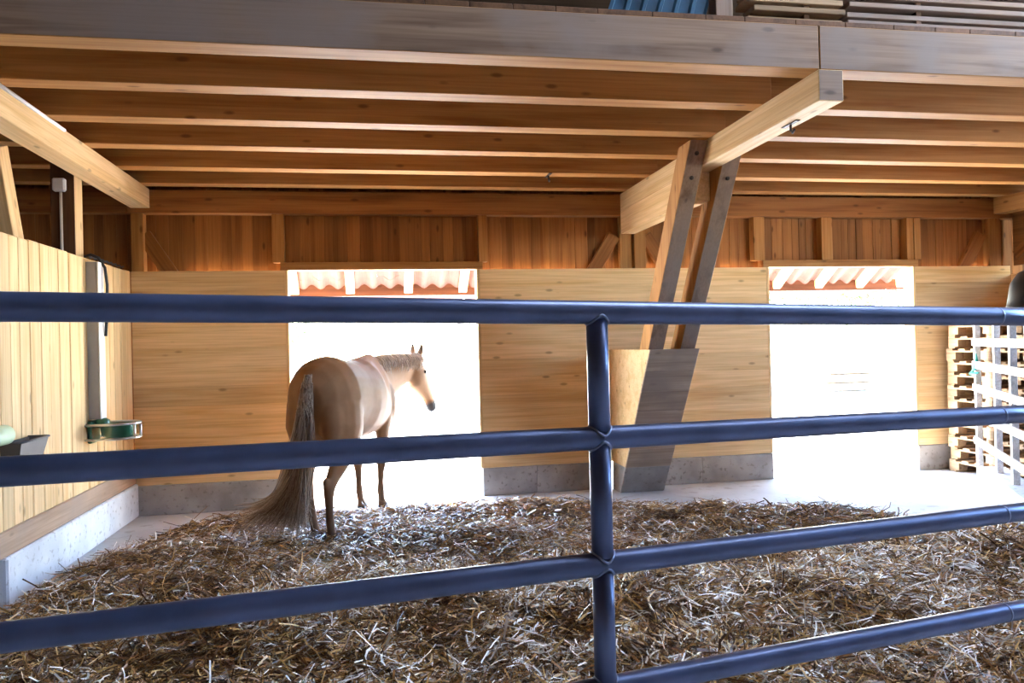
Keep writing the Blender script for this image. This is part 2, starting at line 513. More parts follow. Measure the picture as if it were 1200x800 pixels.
# ------------------------------------------------------------------ eaves outside the doorways
ORD = ['first', 'second', 'third', 'fourth', 'fifth', 'sixth', 'seventh', 'eighth', 'ninth', 'tenth', 'eleventh', 'twelfth']
raf_x = [-1.60, -0.935, -0.286, 0.405, 1.07, 1.73] + [4.04, 4.65, 5.27, 5.88, 6.49, 7.1]
ev = empty('eaves', (0, D + 0.9, 2.6), label='tiled overhanging eaves with pale rafters outside the doorways', cat='eaves', **ST)
for rx in raf_x:
    bar('rafter', (rx, D + 0.16, rz_at(D + 0.16) + 0.07), (rx, ye, rz_at(ye) + 0.07), 0.10, 0.14, M['spruce_x'], ev)
for (xa, xb) in [(-2.2, 2.3), (3.5, 7.7)]:
    for k in range(5):
        yy = D + 0.30 + k * 0.31
        box('batten', xa, xb, yy, yy + 0.045, rz_at(yy + 0.02) + 0.142, rz_at(yy + 0.02) + 0.172, M['spruce_x'], ev)
    box('fascia_board', xa, xb, ye - 0.02, ye + 0.012, rz_at(ye) - 0.015, rz_at(ye) + 0.135, M['eaveboard'], ev)
# pantiles: one curved mesh shared by every tile
def pantile():
    V, Fc = [], []
    n = 8
    for j, (yy, zz) in enumerate(((-0.20, 0.0), (0.20, -0.40 * SL))):
        for i in range(n + 1):
            u = i / n
            V.append((-0.105 + 0.21 * u, yy, zz + 0.028 * math.sin(u * 2 * math.pi)))
    m = len(V)
    V += [(v[0], v[1], v[2] + 0.014) for v in V]
    for i in range(n):
        Fc.append([i, n + 1 + i, n + 2 + i, i + 1])
        Fc.append([m + i, m + i + 1, m + n + 2 + i, m + n + 1 + i])
    Fc.append(list(range(0, n + 1)) + [m + i for i in range(n, -1, -1)])
    Fc.append([n + 1 + i for i in range(n, -1, -1)] + [m + n + 1 + i for i in range(n + 1)])
    me = bpy.data.meshes.new('tile')
    me.from_pydata(V, [], Fc)
    me.materials.append(M['tile'])
    return me
tile_me = pantile()
for (xa, xb) in [(-1.3, 1.6), (4.0, 7.0)]:
    for row in range(5):
        yc = D + 0.42 + row * 0.31
        xx = xa
        while xx < xb:
            t = link('roof_tile', tile_me, None, ev)
            t.location = Vector((xx, yc, rz_at(yc) + 0.215)) - ev.location
            t.rotation_euler = (random.uniform(-0.01, 0.01), random.uniform(-0.02, 0.02), 0)
            xx += 0.205

# ------------------------------------------------------------------ loft: front beam, joists, floor boards
def beam2(name, x0, x1, y0, y1, z0, z1, mats, label):
    """beam whose outward face is weathered and whose other faces are not"""
    o = box(name, x0, x1, y0, y1, z0, z1, mats[0])
    me = o.data.copy(); o.data = me
    me.materials.append(mats[1])
    for p in me.polygons:
        if p.normal.y < -0.9 or (abs(p.normal.x) > 0.9):
            p.material_index = 1
    return finish(o, label, 'beam', kind='structure')
beam2('front_beam', -5.5, 2.60, YF, YF + 0.16, ZT, ZLOFT, (M['joist_x'], M['grey_x']), 'long weathered front beam carrying the loft, brown length left of the joint')
beam2('front_beam', 2.606, 9.0, YF, YF + 0.16, ZT, ZLOFT, (M['joist_x'], M['grey_x']), 'grey front beam length right of the joint, below the stacked battens')
JY = [4.745, 5.43, 6.13, 6.86, 7.52]
for k, jy in enumerate(JY):
    o = box('joist', -5.5, 2.66, jy, jy + 0.15, ZT, ZLOFT, M['joist_x'])
    finish(o, '%s ceiling joist behind the front beam in the bay above the horse' % ORD[k], 'joist', kind='structure')
    o = box('joist', 2.68, 9.0, jy + 0.06, jy + 0.20, ZT, ZLOFT, M['joist_x'])
    finish(o, '%s ceiling joist behind the front beam in the bay above the pallets' % ORD[k], 'joist', kind='structure')
ce = empty('ceiling', (0, 5.8, ZLOFT), label='loft floor boards lying across the ceiling joists', cat='ceiling', **ST)
x = -5.5
while x < 9.0:
    w = random.choice([0.24, 0.28, 0.32])
    box('board', x, x + w - 0.003, YF + 0.005, 7.75, ZLOFT, ZLOFT + 0.032, M['dark_y'], ce, 0.003)
    x += w

# cross beams
def crossbeam(x0, x1, label, mat):
    o = box('cross_beam', x0, x1, YF, D - 0.012, ZB, ZT, mat)
    me = o.data.copy(); o.data = me; me.materials.append(M['grey_x'])
    for p in me.polygons:
        if p.normal.y < -0.9: p.material_index = 1
    return finish(o, label, 'beam', kind='structure')
crossbeam(-2.272, -2.10, 'pale cross beam running above the left board partition', M['spruce_y'])
crossbeam(2.594, 2.752, 'cross beam clasped between the two leaning struts', M['spruce_y'])
crossbeam(7.14, 7.30, 'short visible cross beam in the far right corner', M['joist_y'])
o = box('saddle_beam', 2.594, 2.752, 5.93, D - 0.012, 2.70, ZB - 0.002, M['spruce_y'])
finish(o, 'shorter beam bolted under the clasped cross beam', 'beam', kind='structure')

# leaning struts with boarded foot
SLOPE = 0.645
def strut(x0, x1, label):
    zt = 3.11; zb = 0.35
    yf = lambda z: 7.60 - SLOPE * z
    o = prism_yz('leaning_strut', [(yf(zb), zb), (yf(zt), zt), (yf(zt) + 0.24, zt), (yf(zb) + 0.24, zb)], x0, x1, M['joist_z'])
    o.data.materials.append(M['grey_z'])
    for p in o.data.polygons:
        if p.normal.y < -0.7: p.material_index = 1  # weathered grey here also stands in for shade on the front faces
    finish(o, label, 'strut', kind='structure')
    for zz in (2.85, 3.02):
        b = lathe('bolt', [(0.018, 0), (0.018, 0.012), (0.012, 0.016), (0.0, 0.016)], M['rust'], o, 8)
        b.rotation_euler = (math.radians(90), 0, 0)
        b.location = Vector(((x0 + x1) / 2, yf(zz) + 0.004, zz)) - o.location
    return o
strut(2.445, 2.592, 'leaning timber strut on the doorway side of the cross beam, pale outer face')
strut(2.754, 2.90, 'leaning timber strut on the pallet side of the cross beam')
sf = empty('strut_foot', (2.67, 7.5, 0), label='boarded wooden casing with concrete base around the feet of the struts', cat='casing', kind='structure')
yb = lambda z: 7.565 - 0.655 * z
zs = ZPL; zt = 1.475
prism_yz('side_board', [(yb(zs), zs), (yb(zt), zt), (D - 0.003, zt), (D - 0.003, zs)], 2.44, 2.462, M['spruce_x'], sf)
prism_yz('side_board', [(yb(zs), zs), (yb(zt), zt), (D - 0.003, zt), (D - 0.003, zs)], 2.885, 2.907, M['spruce_x'], sf)
nb = 6
for k in range(nb):
    za = zs + (zt - zs) * k / nb; zb_ = zs + (zt - zs) * (k + 1) / nb
    prism_yz('facing_board', [(yb(za) - 0.026, za), (yb(zb_) - 0.026, zb_), (yb(zb_), zb_), (yb(za), za)], 2.436, 2.911, M['boxgrey'], sf)  # facing grey holds the shade of the down-facing front
prism_yz('concrete_base', [(yb(0) - 0.02, 0), (yb(zs) - 0.02, zs), (D - 0.02, zs), (D - 0.02, 0)], 2.436, 2.911, M['concrete'], sf)

# iron hooks
def hook(name, p, label):
    e = empty(name, p, label=label, cat='hook')
    box('plate', p[0] - 0.015, p[0] + 0.015, p[1] - 0.09, p[1] + 0.09, p[2] - 0.008, p[2], M['rust'], e, 0.002)
    tube('hook_rod', [(p[0], p[1], p[2] - 0.006), (p[0], p[1], p[2] - 0.045), (p[0], p[1] - 0.02, p[2] - 0.065), (p[0], p[1] - 0.045, p[2] - 0.05)], 0.008, M['rust'], e, 8)
hook('iron_hook', (2.68, 4.55, ZB), 'black iron hook plate under the front end of the clasped cross beam')
hook('iron_hook', (1.62, 6.94, ZT), 'small iron hook under the fourth joist above the doorway wall')

# post, brace and conduit behind the left partition
o = box('timber_post', -2.50, -2.325, 6.56, 6.73, 0, ZT, M['dark_z'])
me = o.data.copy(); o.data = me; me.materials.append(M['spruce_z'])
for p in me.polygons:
    if p.normal.x > 0.9: p.material_index = 1  # right face paler, standing in for light reaching that side
finish(o, 'dark timber post rising behind the left partition', 'post', kind='structure')
o = bar('diagonal_brace', (-2.42, 5.80, 2.10), (-2.42, 5.50, 2.93), 0.09, 0.15, M['spruce_x'], None, (0, 1, 0.3))
finish(o, 'pale slanting brace rising behind the left partition', 'brace', kind='structure')
cd = empty('conduit', (-2.42, 6.545, 2.0), label='pale cable conduit with junction box on the dark post', cat='conduit')
tube('pipe', [(-2.418, 6.545, 2.0), (-2.418, 6.545, 2.86)], 0.011, M['pvc'], cd, 10)
box('junction_box', -2.47, -2.375, 6.505, 6.558, 2.84, 2.945, M['pvc'], cd, 0.012)
o = tube('cable_tube', [(-2.088, 4.75, 3.108), (-2.088, 5.74, 3.108)], 0.012, M['pvc'], None, 10)
finish(o, 'thin white tube clipped along the pale cross beam above the left partition', 'tube')

# ------------------------------------------------------------------ things on the loft
stk = 'battens stacked on the loft edge'
zz = ZLOFT + 0.034
for k in range(6):
    for side, (xa, xb) in enumerate(((2.20, 2.80), (2.83, 7.5))):
        dx = random.uniform(-0.03, 0.03)
        h = 0.030
        if side == 0:
            xa2, xb2 = xa + dx + (0.06 if k > 3 else 0) , xb + dx * 0.3
        else:
            xa2, xb2 = xa + dx * 0.3, xb
        dy = random.uniform(-0.012, 0.012)
        o = box('batten', xa2, xb2, YF + 0.05 + dy, YF + 0.22 + dy, zz, zz + h, M['grey_x'] if side else M['pallet_x'], None, 0.003)
        lab = ('short batten stacked beside the loft post, %s layer from the bottom' if side == 0 else 'long grey batten stacked above the front beam, %s layer from the bottom') % ORD[k]
        finish(o, lab, 'batten', stk)
    for j, xs in enumerate((2.55, 3.3, 4.6)):
        o = box('sticker', xs, xs + 0.035, YF + 0.065, YF + 0.20, zz + 0.030, zz + 0.056, M['dark_y'], None, 0.002)
        finish(o, 'small spacer strip between the loft battens, %s layer %s' % (ORD[k], ('near the loft post', 'near the beam joint', 'farthest from the joint')[j]), 'spacer', 'spacers in the batten stack')
    zz += 0.056
o = box('loft_post', 1.975, 2.08, YF + 0.03, YF + 0.13, ZLOFT + 0.033, 5.0, M['grey_z'])
finish(o, 'short grey post standing on the loft edge beside the battens', 'post', kind='structure')
# blue corrugated sheet leaning back on the loft
V, Fc = [], []
nx, th = 60, 0.004
for j in range(2):
    for i in range(nx + 1):
        u = i / nx
        xx = 1.42 + 0.70 * u
        ridge = 0.03 * (1 if (u * 6) % 1 < 0.25 else 0)
        V.append((xx + (0.42 if j else 0), (4.75 - ridge) if j == 0 else (5.25 - ridge), (ZLOFT + 0.036) if j == 0 else 4.35))
m = len(V)
V += [(a, b_ + th, c) for a, b_, c in V]
for i in range(nx):
    Fc.append([i, i + 1, nx + 2 + i, nx + 1 + i])
    Fc.append([m + i, m + nx + 1 + i, m + nx + 2 + i, m + i + 1])
cs = mesh_from('corrugated_sheet', V, Fc, M['bluesheet'])
finish(cs, 'blue ribbed metal sheet leaning on the loft beside the loft post', 'sheet')

# ------------------------------------------------------------------ steel gate in the foreground
GA = math.radians(11.086)
GD = Vector((math.cos(GA), math.sin(GA), -0.0162)).normalized()
GC = Vector((0.49929, 1.68861, 0.0))
gt = empty('steel_gate', (GC.x, GC.y, 0), label='blue-grey tubular steel gate across the foreground', cat='gate')
def gp(s, z):
    return GC + GD * s + Vector((0, 0, z))
RR = 0.0268
RZ = [1.619, 1.332, 1.045, 0.760, 0.470, 0.18]
S0, S1 = -1.75, 1.72
for z in RZ:
    r = tube('rail', [gp(S0, z), gp(S0 + 0.5, z), gp(0, z), gp(1.30, z), gp(S1, z)], RR, M['gate'], gt, 24)
    sj = tube('sleeve_joint', [gp(1.296, z), gp(1.304, z)], RR + 0.0005, M['weld'], gt, 24)
    sj.parent = r
for s in (S0, S1):
    tube('end_post', [gp(s, 0.0), gp(s, RZ[0] + 0.03)], RR, M['gate'], gt, 24)
for i in range(5):
    a, b = RZ[i], RZ[i + 1]
    upr = tube('upright', [gp(0.0, a - RR * 0.6), gp(0.0, b + RR * 0.6)], RR * 0.93, M['gate'], gt, 24)
    for zc, sg in ((a, -1), (b, 1)):
        pth = []
        for k in range(25):
            an = 2 * math.pi * k / 24
            c = gp(0.0, zc)
            nrm = Vector((-math.sin(GA), math.cos(GA), 0))
            lat = Vector((math.cos(GA), math.sin(GA), 0))
            q = c + (lat * math.cos(an) + nrm * math.sin(an)) * RR * 0.97
            off = math.sqrt(max(0, RR ** 2 - (RR * 0.97 * math.sin(an)) ** 2))
            pth.append(q + Vector((0, 0, sg * off)))
        tube('weld_bead', pth, 0.0032, M['weld'], gt, 6).parent = upr

# ------------------------------------------------------------------ left partition fittings
dr = empty('drinking_bowl', (L, 6.70, 0.80), label='dark green drinking bowl with steel guard on the left partition', cat='drinker')
bw = lathe('bowl', [(0.02, -0.075), (0.09, -0.07), (0.125, -0.03), (0.135, 0.045), (0.148, 0.05), (0.148, 0.058), (0.128, 0.056), (0.115, -0.01), (0.06, -0.05), (0.0, -0.05)], M['green'], dr, 32)
bw.location = (0.205, 0, 0.13)
box('back_plate', L + 0.002, L + 0.035, 6.60, 6.80, 0.84, 1.02, M['green'], dr, 0.008)
lv = lathe('valve_housing', [(0.05, 0), (0.055, 0.02), (0.055, 0.06), (0.03, 0.075), (0, 0.075)], M['green'], dr, 20)
lv.location = (0.085, 0, 0.16)
for k, zz in enumerate((0.875, 0.99)):
    pth = []
    for i in range(21):
        a = -math.pi / 2 + math.pi * i / 20
        pth.append((L + 0.20 + 0.17 * math.cos(a), 6.70 + 0.17 * math.sin(a), zz))
    pth = [(L + 0.01, 6.53, zz)] + pth + [(L + 0.01, 6.87, zz)]
    tube('guard_bar', pth, 0.010, M['steel'], dr, 8)
for a in (-0.5, 0.5):
    px_, py_ = L + 0.20 + 0.17 * math.cos(a), 6.70 + 0.17 * math.sin(a)
    tube('guard_upright', [(px_, py_, 0.87), (px_, py_, 0.995)], 0.010, M['steel'], dr, 8)
pd = empty('pipe_duct', (L, 6.7, 1.0), label='tall grey pipe duct with white edge above the green drinking bowl', cat='duct')
box('duct_body', L + 0.001, L + 0.085, 6.645, 6.76, 1.03, 2.30, M['pvcgrey'], pd, 0.003)
box('duct_cover', L + 0.086, L + 0.096, 6.640, 6.765, 1.03, 2.30, M['pvc'], pd, 0.003)
o = tube('black_cable', [(L - 0.02, 6.70, 2.348), (L + 0.03, 6.68, 2.36), (L + 0.075, 6.72, 2.34), (L + 0.115, 6.74, 2.26), (L + 0.13, 6.74, 2.12), (L + 0.125, 6.74, 1.9), (L + 0.11, 6.74, 1.7)], 0.012, M['black'], None, 10)
finish(o, 'black cable looping down from the partition top beside the duct', 'cable')
o = tube('electric_fence_wire', [(L - 0.015, 6.7 + 0.055 * i, 2.352 + 0.012 * (i % 2)) for i in range(18)], 0.009, M['black'], None, 8)
finish(o, 'black twisted lead lying along the partition top near the corner', 'wire')
tr = empty('feed_trough', (L, 5.35, 0.85), label='dark grey feed trough hung on the left partition', cat='trough')
V = []
def rect(z, x0, x1, y0, y1): return [(x0, y0, z), (x1, y0, z), (x1, y1, z), (x0, y1, z)]
V = rect(-0.06, 0.004, 0.08, -0.15, 0.15) + rect(0.17, 0.004, 0.13, -0.20, 0.20) + rect(0.17, 0.018, 0.115, -0.185, 0.185) + rect(-0.04, 0.018, 0.07, -0.14, 0.14)
Fc = [[3, 2, 1, 0]] + [[i + 4 * k, (i + 1) % 4 + 4 * k, (i + 1) % 4 + 4 * k + 4, i + 4 * k + 4] for k in range(3) for i in range(4)] + [[12, 13, 14, 15]]
mesh_from('basin', V, Fc, M['trough'], tr)
tube('rim', [(L + 0.004, 5.15, 1.02), (L + 0.13, 5.15, 1.02), (L + 0.13, 5.55, 1.02), (L + 0.004, 5.55, 1.02)], 0.008, M['trough'], tr, 8)
# pale green scoop lying in the trough
sc_ = empty('feed_scoop', (L + 0.045, 5.03, 1.0), label='pale green plastic scoop lying on the feed trough', cat='scoop')
V, Fc = [], []
n = 20
for j, (yy, r) in enumerate(((-0.16, 0.03), (-0.14, 0.055), (0.10, 0.062), (0.10, 0.056), (-0.13, 0.05))):
    for k in range(n):
        a = 2 * math.pi * k / n
        V.append((r * math.cos(a), yy, r * math.sin(a)))
for j in range(4):
    for k in range(n):
        Fc.append([j * n + k, j * n + (k + 1) % n, (j + 1) * n + (k + 1) % n, (j + 1) * n + k])
Fc.append(list(range(n)))
mesh_from('barrel', V, Fc, M['palegreen'], sc_, True, (0, 0, 0.075))
mesh_from('handle', *tube_data([(0, -0.15, 0.08), (0, -0.22, 0.10), (0, -0.30, 0.10)], 0.014, 8), M['palegreen'], sc_, True)

# ------------------------------------------------------------------ pallets
def pallet_meshes():
    parts = []
    # local: long side along y (1.2), x from 0 to 0.8, z from 0
    for yy in (0.0, 0.55, 1.10):
        parts.append(('bottom_board', 0.0, 0.8, yy, yy + 0.10, 0.0, 0.020, 'pallet_x'))
    for yy in (0.0, 0.55, 1.055):
        for xx in (0.0, 0.345, 0.69):
            parts.append(('block', xx, xx + 0.11, yy, yy + 0.145, 0.020, 0.098, 'pallet_y'))
    for xx in (0.0, 0.345, 0.69):
        parts.append(('stringer', xx, xx + 0.11, 0.0, 1.2, 0.098, 0.118, 'pallet_y'))
    for k in range(7):
        yy = k * 1.1 / 6
        parts.append(('deck_board', 0.0, 0.8, yy, yy + 0.10, 0.118, 0.138, 'pallet_x'))
    return parts
PP = pallet_meshes()
for k in range(12):
    jx, jy = random.uniform(-0.015, 0.015), random.uniform(-0.02, 0.02)
    e = empty('pallet', (6.40 + jx, 6.50 + jy, 0.001 + 0.1385 * k), random.uniform(-0.012, 0.012),
              label='wooden pallet, %s from the bottom of the stack in the corner' % ORD[k], cat='pallet', group='pallets stacked in the corner')
    for nm, x0, x1, y0, y1, z0, z1, mt in PP:
        me = box_mesh(x1 - x0, y1 - y0, z1 - z0, M[mt], 0.003)
        p = link(nm, me, None, e)
        p.location = ((x0 + x1) / 2, (y0 + y1) / 2, (z0 + z1) / 2)

# ------------------------------------------------------------------ white rack in front of the pallets
RA = Vector((-0.52, -0.85, 0)).normalized()
RP = Vector((6.30, 7.15, 0))
rk = empty('slatted_rack', RP, label='white slatted rack panel standing in front of the pallets', cat='rack')
for s in (0.02, 0.93, 1.55, 2.1):
    p = RP + RA * s
    bar('upright', p, p + Vector((0, 0, 1.74)), 0.055, 0.07, M['white_rack'], rk, RA)
for z in (0.42, 0.70, 0.98, 1.22, 1.46, 1.70):
    off = Vector((RA.y, -RA.x, 0)) * -0.035
    a, b = RP + RA * 0.0 + Vector((0, 0, z)) - off, RP + RA * 2.15 + Vector((0, 0, z)) - off
    bar('crossbar', a, b, 0.025, 0.075, M['white_rack'], rk, (0, 0, 1))
fb0, fb1 = RP + RA * 0.55, RP + RA * 2.4
o = bar('concrete_kerb', fb0 + Vector((0.02, 0.0, 0.11)), fb1 + Vector((0.02, 0.0, 0.11)), 0.24, 0.22, M['whitewash'], None, (0, 0, 1), 0.012)
finish(o, 'white concrete kerb block at the foot of the slatted rack', 'kerb', kind='structure')
tw = tube('twine_scrap', [RP + RA * 0.1 + Vector((-0.05, -0.02, 1.34)), RP + RA * 0.12 + Vector((-0.06, -0.03, 1.27)), RP + RA * 0.05 + Vector((-0.07, -0.03, 1.18)), RP + RA * 0.0 + Vector((-0.10, -0.03, 1.13)), RP + RA * 0.14 + Vector((-0.05, -0.04, 1.14))], [0.006, 0.016, 0.024, 0.02, 0.008], M['teal'], None, 8)
finish(tw, 'scrap of teal twine tied to the far upright of the slatted rack', 'twine')
tb = empty('hanging_tub', (5.42, 5.5, 1.93), label='black rubber tub hanging at the right edge above the gate rail', cat='tub')
lt = lathe('tub_body', [(0.0, 0.16), (0.05, 0.155), (0.12, 0.12), (0.18, 0.03), (0.20, -0.10), (0.21, -0.16), (0.22, -0.17), (0.205, -0.175), (0.19, -0.1), (0.165, 0.02), (0.1, 0.1), (0.0, 0.13)], M['black'], tb, 36)
tube('hanger_rope', [(5.42, 5.5, 2.08), (5.42, 5.5, ZT)], 0.008, M['black'], tb, 6)

# ------------------------------------------------------------------ horse
HB = Vector((-0.26, 6.84, 0.0))
HANG = math.atan2(0.948, 0.317)

def loft(V, Fc, secs, seg=20, lat=None):
    """secs: (centre, half width across, half height in plane, egg)"""
    base = len(V)
    cs_ = [Vector(s[0]) for s in secs]
    for i, s in enumerate(secs):
        t = (cs_[min(i + 1, len(cs_) - 1)] - cs_[max(i - 1, 0)]).normalized()
        l = Vector(lat) if lat is not None else Vector((0, 1, 0))
        l = (l - t * l.dot(t)).normalized()
        u = t.cross(l)
        egg = s[3] if len(s) > 3 else 0.0
        for k in range(seg):
            a = 2 * math.pi * k / seg
            wy = math.cos(a) * s[1] * (1 - egg * math.sin(a))
            V.append(cs_[i] + l * wy + u * (math.sin(a) * s[2]))
    for i in range(len(secs) - 1):
        for k in range(seg):
            Fc.append([base + i * seg + k, base + i * seg + (k + 1) % seg, base + (i + 1) * seg + (k + 1) % seg, base + (i + 1) * seg + k])
    Fc.append([base + k for k in range(seg - 1, -1, -1)])
    Fc.append([base + (len(secs) - 1) * seg + k for k in range(seg)])

def ball(V, Fc, c, r, seg=14, rings=9):
    c = Vector(c)
    base = len(V)
    V.append(c - Vector((0, 0, r[2])))
    for j in range(1, rings):
        ph_ = -math.pi / 2 + math.pi * j / rings
        for k in range(seg):
            a = 2 * math.pi * k / seg
            V.append(c + Vector((r[0] * math.cos(ph_) * math.cos(a), r[1] * math.cos(ph_) * math.sin(a), r[2] * math.sin(ph_))))
    V.append(c + Vector((0, 0, r[2])))
    top = len(V) - 1
    for k in range(seg):
        Fc.append([base, base + 1 + (k + 1) % seg, base + 1 + k])
        Fc.append([top, base + 1 + (rings - 2) * seg + k, base + 1 + (rings - 2) * seg + (k + 1) % seg])
    for j in range(rings - 2):
        for k in range(seg):
            Fc.append([base + 1 + j * seg + k, base + 1 + j * seg + (k + 1) % seg, base + 1 + (j + 1) * seg + (k + 1) % seg, base + 1 + (j + 1) * seg + k])

HV, HF = [], []
# trunk
loft(HV, HF, [((-0.80, 0, 1.14), 0.10, 0.17), ((-0.74, 0, 1.15), 0.20, 0.27), ((-0.62, 0, 1.15), 0.265, 0.325), ((-0.45, 0, 1.15), 0.29, 0.345),
              ((-0.28, 0, 1.145), 0.285, 0.325), ((-0.10, 0, 1.125), 0.283, 0.325), ((0.08, 0, 1.10), 0.292, 0.345), ((0.26, 0, 1.10), 0.285, 0.36),
              ((0.44, 0, 1.12), 0.245, 0.36, 0.25), ((0.58, 0, 1.14), 0.22, 0.36, 0.32), ((0.72, 0, 1.11), 0.20, 0.29, 0.2), ((0.84, 0, 1.07), 0.12, 0.18)], 24)
# neck
lat_n = Vector((0.35, 0.94, 0))
loft(HV, HF, [((0.50, 0.01, 1.14), 0.17, 0.29), ((0.68, -0.01, 1.20), 0.145, 0.275), ((0.86, -0.07, 1.26), 0.115, 0.225), ((1.02, -0.14, 1.31), 0.095, 0.18),
              ((1.14, -0.20, 1.345), 0.082, 0.145), ((1.235, -0.25, 1.36), 0.075, 0.115)], 20, lat_n)
# head
P0 = Vector((1.22, -0.245, 1.395)); HD = Vector((0.202, -0.132, -0.46)).normalized()
hl = Vector((0, 0, 1)).cross(HD).normalized()
HLEN = 0.58
def hp(t, up_=0.0):
    dors = HD.cross(hl).normalized()
    if dors.z < 0: dors = -dors
    return P0 + HD * (t * HLEN) + dors * up_
loft(HV, HF, [(hp(-0.06), 0.055, 0.07), (hp(0.06), 0.082, 0.105), (hp(0.20, -0.015), 0.098, 0.13), (hp(0.36, -0.015), 0.09, 0.125), (hp(0.52, 0.0), 0.07, 0.095),
              (hp(0.70, 0.012), 0.055, 0.07), (hp(0.86, 0.01), 0.052, 0.062), (hp(0.96, 0.005), 0.05, 0.056), (hp(1.02, 0.0), 0.03, 0.035)], 20, hl)
# jaw, ears
ball(HV, HF, hp(0.27, -0.07), (0.075, 0.06, 0.085))
ears = []
for s in (-1, 1):
    e0 = hp(-0.02, 0.06) + hl * (0.05 * s)
    e1 = e0 + Vector((0.03, -0.01, 0.075)) + hl * (0.015 * s)
    e2 = e0 + Vector((0.035, -0.015, 0.155)) + hl * (0.02 * s)
    loft(HV, HF, [(e0 - Vector((0, 0, 0.03)), 0.032, 0.03), (e0 + Vector((0.01, 0, 0.03)), 0.042, 0.036), (e1, 0.036, 0.032), (e2, 0.014, 0.014)], 10, hl)
    ears.append((e0, e2))
# legs: (x, y, z, half width, half depth)
def leg(pts):
    loft(HV, HF, [((p[0], p[1], p[2]), p[3], p[4]) for p in pts], 16)
HINDHOOF = []
for s, dx in ((1, 0.06), (-1, -0.06)):
    leg([(-0.48, 0.15 * s, 1.10, 0.14, 0.27), (-0.50, 0.165 * s, 0.93, 0.135, 0.25), (-0.50 + dx * 0.3, 0.165 * s, 0.78, 0.105, 0.185), (-0.545 + dx * 0.5, 0.15 * s, 0.66, 0.072, 0.115),
         (-0.63 + dx * 0.8, 0.13 * s, 0.55, 0.05, 0.075), (-0.675 + dx, 0.115 * s, 0.475, 0.046, 0.068), (-0.665 + dx, 0.108 * s, 0.40, 0.038, 0.05), (-0.64 + dx, 0.10 * s, 0.29, 0.030, 0.037),
         (-0.625 + dx, 0.096 * s, 0.20, 0.034, 0.042), (-0.60 + dx, 0.094 * s, 0.13, 0.032, 0.036), (-0.575 + dx, 0.092 * s, 0.07, 0.042, 0.048), (-0.57 + dx, 0.092 * s, 0.045, 0.046, 0.054)])
    HINDHOOF.append((-0.565 + dx, 0.092 * s))
    ball(HV, HF, (-0.40, 0.19 * s, 0.90), (0.11, 0.09, 0.14))       # stifle
    ball(HV, HF, (-0.68, 0.13 * s, 1.0), (0.12, 0.11, 0.22))      # buttock muscle
    ball(HV, HF, (-0.735 + dx, 0.115 * s, 0.52), (0.03, 0.028, 0.045))   # point of hock
for s, dx in ((1, -0.02), (-1, 0.02)):
    leg([(0.56, 0.13 * s, 1.10, 0.10, 0.19), (0.53, 0.15 * s, 0.92, 0.085, 0.15), (0.52 + dx * 0.3, 0.145 * s, 0.78, 0.065, 0.105), (0.535 + dx * 0.5, 0.13 * s, 0.65, 0.05, 0.07),
         (0.55 + dx, 0.115 * s, 0.53, 0.043, 0.05), (0.555 + dx, 0.108 * s, 0.46, 0.046, 0.052), (0.55 + dx, 0.104 * s, 0.39, 0.034, 0.038), (0.545 + dx, 0.10 * s, 0.28, 0.028, 0.033),
         (0.55 + dx, 0.098 * s, 0.20, 0.034, 0.04), (0.57 + dx, 0.096 * s, 0.13, 0.031, 0.035), (0.595 + dx, 0.095 * s, 0.07, 0.042, 0.047), (0.60 + dx, 0.095 * s, 0.045, 0.046, 0.053)])
    HINDHOOF.append((0.605 + dx, 0.095 * s))
    ball(HV, HF, (0.62, 0.15 * s, 1.02), (0.15, 0.10, 0.22))       # shoulder
# tail dock
loft(HV, HF, [((-0.70, 0, 1.36), 0.045, 0.045), ((-0.79, 0, 1.33), 0.036, 0.036), ((-0.86, 0.0, 1.22), 0.026, 0.026), ((-0.89, 0.0, 1.05), 0.02, 0.02)], 12)

tmp_me = bpy.data.meshes.new('horse_raw')
tmp_me.from_pydata([tuple(v) for v in HV], [], HF)
bm = bmesh.new(); bm.from_mesh(tmp_me); bmesh.ops.recalc_face_normals(bm, faces=bm.faces); bm.to_mesh(tmp_me); bm.free()
tmp = bpy.data.objects.new('horse_raw', tmp_me); col.objects.link(tmp)
md = tmp.modifiers.new('r', 'REMESH'); md.mode = 'VOXEL'; md.voxel_size = 0.012; md.use_smooth_shade = True
sm = tmp.modifiers.new('s', 'SMOOTH'); sm.factor = 0.5; sm.iterations = 9
dg = bpy.context.evaluated_depsgraph_get()
horse_me = bpy.data.meshes.new_from_object(tmp.evaluated_get(dg))
bpy.data.objects.remove(tmp)
horse_me.name = 'horse_body'
nv = len(horse_me.vertices)
co = np.empty(nv * 3, dtype=np.float32); horse_me.vertices.foreach_get('co', co); co = co.reshape(-1, 3)
colr = np.tile(np.array([0.30, 0.155, 0.074, 1.0], dtype=np.float32), (nv, 1))
def blend(mask, c):
    mm = np.clip(mask, 0, 1)[:, None]
    colr[:, :3] = colr[:, :3] * (1 - mm) + np.array(c, dtype=np.float32) * mm
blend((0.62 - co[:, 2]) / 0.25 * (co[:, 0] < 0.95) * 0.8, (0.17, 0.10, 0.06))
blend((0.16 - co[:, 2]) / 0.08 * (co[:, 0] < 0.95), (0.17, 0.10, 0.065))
mz = np.array(hp(1.0)); dm = np.linalg.norm(co - mz, axis=1)
blend((0.15 - dm) / 0.05, (0.045, 0.042, 0.045))
ck = np.array(hp(0.25)); dk = np.linalg.norm(co - ck, axis=1)
blend((0.2 - dk) / 0.2 * 0.5, (0.24, 0.12, 0.05))
for e0, e2 in ears:
    de = np.linalg.norm(co - np.array(e2), axis=1)
    blend((0.13 - de) / 0.05, (0.10, 0.075, 0.06))
